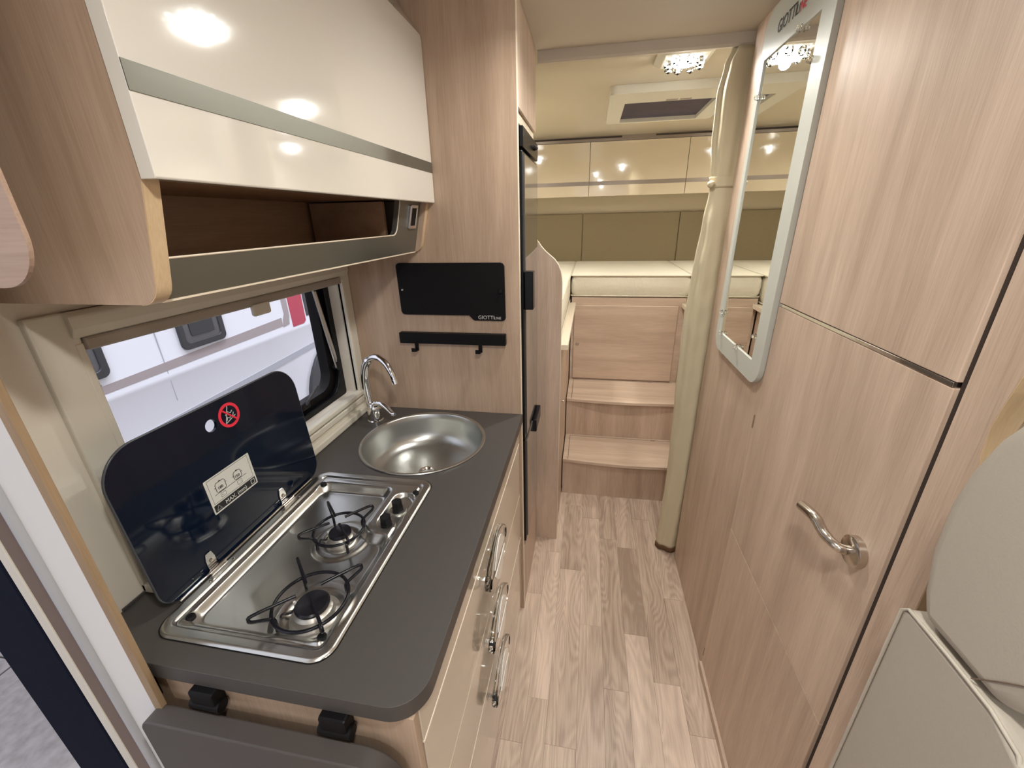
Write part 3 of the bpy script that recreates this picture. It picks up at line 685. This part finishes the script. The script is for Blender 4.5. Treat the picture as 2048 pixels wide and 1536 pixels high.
def mattress(x0, x1, y0, y1, z0, z1, label):
    m = thing('mattress', label, 'mattress', ((x0 + x1) / 2, (y0 + y1) / 2, z0), 'bed mattresses in the rear bedroom')
    bm = MB(); n, q = 22, 26
    r = .025
    lo = rrect(x0, x1, y0, y1, r, 4)
    levels = [(0, z0), (-.006, z0 + .006), (.002, z0 + .03), (.004, (z0 + z1) / 2), (.002, z1 - .03), (-.006, z1 - .006), (0, z1 - .001)]
    rings = []
    for g_, z in levels:
        rings.append([bm.verts.new((x + (g_ if x > (x0 + x1) / 2 else -g_), y + (g_ if y > (y0 + y1) / 2 else -g_), z)) for x, y in lo])
    for a, b in zip(rings, rings[1:]):
        for i in range(len(a)): j = (i + 1) % len(a); bm.faces.new((a[i], a[j], b[j], b[i]))
    bm.faces.new(rings[0]); bm.faces.new(rings[-1])
    obj('mattress_body', bm, 'matt', m, 50)
    # crowned top with quilting waves
    bm = MB(); G = []
    for i in range(n + 1):
        row = []
        for j in range(q + 1):
            u, v = i / n, j / q
            e = min(1, min(u, 1 - u) * n / 2.5) * min(1, min(v, 1 - v) * q / 2.5)
            row.append(bm.verts.new((x0 + .01 + (x1 - x0 - .02) * u, y0 + .01 + (y1 - y0 - .02) * v, z1 - .003 + e * (.009 + .002 * sin(u * 9 + v * 7) * sin(v * 16 - u * 6)))))
        G.append(row)
    for i in range(n):
        for j in range(q): bm.faces.new((G[i][j], G[i + 1][j], G[i + 1][j + 1], G[i][j + 1]))
    tt = obj('quilted_top', bm, 'matt', m); tt.data.shade_smooth()
    for z in (z0 + .006, z1 - .003):
        T('piping', [(x, y, z) for x, y in rrect(x0 - .003, x1 + .003, y0 - .003, y1 + .003, r, 4)], .0042, 'piping', m, 8, True)
mattress(-.104, .630, 2.766, YR - .036, 1.068, 1.203, 'middle mattress filling the gap above the hatch')
mattress(XL + .012, -.116, 1.80, YR - .036, 1.034, 1.203, 'left mattress behind the curved oak end panel')
mattress(.642, XR - .02, 1.80, YR - .036, 1.034, 1.203, 'right mattress behind the cream curtain')

# padded bolsters on the rear wall
for x0, x1, lb in ((XL + .01, -.066, 'left padded olive suede wall panel behind the beds'), (-.064, .688, 'middle padded olive suede wall panel behind the beds'), (.690, XR - .01, 'right padded olive suede wall panel behind the beds, partly hidden by the curtain')):
    tag(B('wall_cushion', x0, x1, YR - .03, YR - .002, 1.19, 1.577, 'bolster', None, .008, 3), lb, 'cushion', 'padded panels on the rear wall')
# rear overhead cabinets
YF = 3.44
for x0, x1, lb in ((XL + .01, -.0265, 'left cream gloss wall cupboard over the beds next to the fridge'), (-.0235, .6505, 'middle cream gloss wall cupboard over the beds'), (.6535, XR - .005, 'right cream gloss wall cupboard over the beds beside the curtain')):
    c = thing('wall_cupboard', lb, 'cupboard', ((x0 + x1) / 2, 3.58, 1.69), 'cream gloss wall cupboards over the beds')
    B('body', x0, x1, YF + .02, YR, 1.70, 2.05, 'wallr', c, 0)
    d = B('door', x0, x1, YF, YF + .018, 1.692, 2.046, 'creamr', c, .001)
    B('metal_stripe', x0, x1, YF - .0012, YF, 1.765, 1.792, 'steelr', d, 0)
tm = struct(B('trim_3', XL, XR, YF - .002, YR, 2.048, ZC + .0, 'steelr', bevel=.001)); tm.name = 'trim_3'
for x0, x1 in ((-.60, .19), (.42, 1.18)): B('slot', x0, x1, YF - .004, YF + .002, 2.066, 2.077, 'gap', tm, .001)

# ---------------------------------------------------------------- roof window and ceiling lamps
w2 = sthing('window_2', (.33, 2.5, ZC))
P('window_frame', rrect(.060, .625, 2.205, 2.850, .03), [rrect(.135, .545, 2.385, 2.822, .004, 3)], XY, ZC - .034, ZC, 'framel', w2, 50, .007, 3)
P('glass', rrect(.13, .55, 2.38, 2.83, 0), [], XY, ZC - .016, ZC - .012, 'nightglass', w2)
for x in (.345, .405): B('vent_grip', x - .026, x + .026, 2.352, 2.372, ZC - .036, ZC - .033, 'blind', w2, .002)
for k, (x, y, p, lb) in enumerate(LAMPS):
    l = thing('ceiling_lamp', lb, 'lamp', (x, y, ZC), 'crystal ceiling lamps')
    bm = MB(); a, b = .096, .072
    lo = [bm.verts.new((x + sx * a, y + sy * a, ZC)) for sx, sy in ((1, 1), (-1, 1), (-1, -1), (1, -1))]
    m_ = [bm.verts.new((x + sx * a, y + sy * a, ZC - .008)) for sx, sy in ((1, 1), (-1, 1), (-1, -1), (1, -1))]
    hi = [bm.verts.new((x + sx * b, y + sy * b, ZC - .026)) for sx, sy in ((1, 1), (-1, 1), (-1, -1), (1, -1))]
    for A, D in ((lo, m_), (m_, hi)):
        for i in range(4): bm.faces.new((A[i], A[(i + 1) % 4], D[(i + 1) % 4], D[i]))
    bm.faces.new(hi); bm.faces.new(lo)
    obj('housing', bm, 'framel', l, bevel=.003)
    L('bulb', [(0, -.042), (.022, -.042), (.036, -.038), (.042, -.032), (.042, -.026), (0, -.026)], (x, y, ZC), 'bulb', l, 20)
    for q in range(8):
        a = q * pi / 4 + .2; L('crystal', [(0, -.054), (.012, -.048), (.016, -.036), (.010, -.026), (0, -.026)], (x + .057 * cos(a), y + .057 * sin(a), ZC), 'lens', l, 6, smooth=None)

# ---------------------------------------------------------------- mirror on the partition
mr = thing('wall_mirror', 'tall mirror in a pearl grey padded frame on the bathroom wall', 'mirror', (XB, 1.35, 1.11))
P('frame', rrect(1.140, 1.556, 1.108, 2.062, .055, 10), [rrect(1.204, 1.526, 1.168, 1.948, .002, 3)], YZ, .4605, XB - .0005, 'leather', mr, 50, .006, 4)
P('glass', rrect(1.198, 1.532, 1.163, 1.953, .001, 2), [], YZ, .4645, XB - .003, 'mirror', mr)
for y, z in ((1.524, 1.235), (1.49, 1.169), (1.33, 1.169), (1.206, 1.235), (1.524, 1.86), (1.30, 1.947), (1.206, 1.86)):
    L('mirror_clip', [(0, -.010), (.005, -.009), (.0065, -.006), (.0065, -.002), (.0085, 0), (0, 0)], (.4600, y, z), 'lens', mr, 10, 'x', None)
text('lettering', 'GIOTTI', .042, 'ink', (.4598, 1.455, 1.985), (0, -1, 0), (0, 0, 1), mr, .0006, .82)
text('lettering', 'LI', .030, 'ink', (.4598, 1.345, 1.985), (0, -1, 0), (0, 0, 1), mr, .0006, .9)
lab(text('lettering', 'NE', .030, 'red', (.4598, 1.325, 1.985), (0, -1, 0), (0, 0, 1), mr, .0006, .9), 'red letters')

# ---------------------------------------------------------------- curtain
ct = thing('curtain', 'cream curtain gathered and tied at the edge of the bathroom wall', 'curtain', (.44, 1.73, 0))
keys = [  # z, left x, right x, depth half, fold amplitude
    (2.044, .425, .560, .020, .25), (2.00, .408, .540, .024, .25), (1.92, .397, .530, .028, .22), (1.80, .400, .525, .030, .18), (1.70, .408, .515, .028, .12), (1.655, .415, .505, .022, .05), (1.62, .414, .508, .024, .06),
    (1.52, .406, .520, .030, .10), (1.35, .396, .530, .034, .10), (1.15, .388, .535, .036, .08), (.90, .392, .530, .036, .07), (.65, .400, .525, .036, .06), (.40, .404, .52, .036, .06), (.20, .400, .515, .036, .06), (.05, .396, .51, .034, .06), (.02, .396, .51, .033, .05)]
def interp(z):
    for a, b in zip(keys, keys[1:]):
        if b[0] <= z <= a[0]:
            t = (a[0] - z) / (a[0] - b[0]); t = t * t * (3 - 2 * t)
            return [a[i] + (b[i] - a[i]) * t for i in range(1, 5)]
    return keys[-1][1:]
def cring(bm, z, grow=0):
    x0, x1, dh, am = interp(z); n = 72; out = []
    for k in range(n):
        th = 2 * pi * k / n
        f = 1 + am * (sin(5 * th + 1.3 * sin(z * 3)) * .8 + sin(9 * th + 2 * z) * .5) + (.16 * sin(4 * th + 1.6 * z + 1) + .10 * sin(7 * th - .9 * z)) * min(1, abs(z - 1.65) * 6) + .025 * sin(3 * th + 37 * z + 3 * sin(5 * z)) + .02 * sin(5 * th - 53 * z)
        out.append(bm.verts.new(((x0 + x1) / 2 + (x1 - x0) / 2 * cos(th) * (1 + (f - 1) * .22) + grow * cos(th), 1.737 + (dh * f + grow) * sin(th), z)))
    return out
def csection(name, za, zb, mat, parent, grow=0, n=60):
    bm = MB(); prev = None; first = None
    for i in range(n + 1):
        r = cring(bm, za + (zb - za) * i / n, grow)
        if prev:
            for k in range(len(r)): bm.faces.new((prev[k], prev[(k + 1) % len(r)], r[(k + 1) % len(r)], r[k]))
        else: bm.faces.new(r)
        prev = r
    bm.faces.new(prev); o = obj(name, bm, mat, parent); o.data.shade_smooth(); return o
csection('cloth', 2.044, .028, 'curtain', ct, 0, 150)
lab(csection('hem', .028, .006, 'hem', ct, .003, 3), 'brown floor hem')
csection('tie_back', 1.672, 1.638, 'curtain', ct, .005, 6)
bm = MB(); lathe(bm, [(0, -.018), (.010, -.013), (.013, -.002), (.009, .010), (0, .018)], (.411, 1.718, 1.648), 7, 'y'); obj('tie_knot', bm, 'curtain', ct, 60)
for x in (.455, .485): T('glider', [(x, 1.732, 2.046), (x, 1.732, 2.020)], .005, 'white', ct, 8)

# ---------------------------------------------------------------- seat at the right foreground
se = thing('travel_seat', 'taupe leatherette seat with a rounded head rest in the right foreground', 'seat', (.75, .2, 0))
def soft(name, x0, x1, outline, mat, parent, bev, seg=5):
    return P(name, outline, [], YZ, x0, x1, mat, parent, 60, bev, seg)
bk = soft('backrest', .418, 1.0, [(.470, .30), (.470, 1.072), (.46, 1.080), (.34, 1.080), (.300, 1.060), (.27, .98), (.25, .80), (.24, .42), (.24, .30)], 'seat', se, .012)
T('piping', [(.4185, .470, .35), (.4185, .470, 1.070), (.4190, .462, 1.079), (.4185, .40, 1.0815), (.4185, .345, 1.0805), (.421, .312, 1.068), (.421, .284, 1.01), (.421, .262, .88)], .0022, 'cream_thread', bk, 8)
hdp = [(.449, 1.0825), (.464, 1.115), (.476, 1.17), (.4785, 1.235), (.4715, 1.285), (.458, 1.33), (.436, 1.37), (.41, 1.40), (.38, 1.42), (.345, 1.425), (.315, 1.40), (.30, 1.35), (.298, 1.25), (.305, 1.16), (.318, 1.11), (.345, 1.0825)]
hs = soft('head_rest', .4195, .90, [tuple(p) for p in [(q[0], q[1]) for q in hdp]], 'seat', se, .018, 6)
T('seam', [(.4195, .372, 1.086), (.4185, .345, 1.12), (.4195, .318, 1.15)], .0008, 'brown', hs, 6, sm=4)
soft('seat_cushion', .42, 1.10, rrect(-.25, .30, .34, .50, .05), 'seat', se, .02)
B('seat_base', .44, 1.15, -.22, .46, .0, .345, 'wz', se, .003)
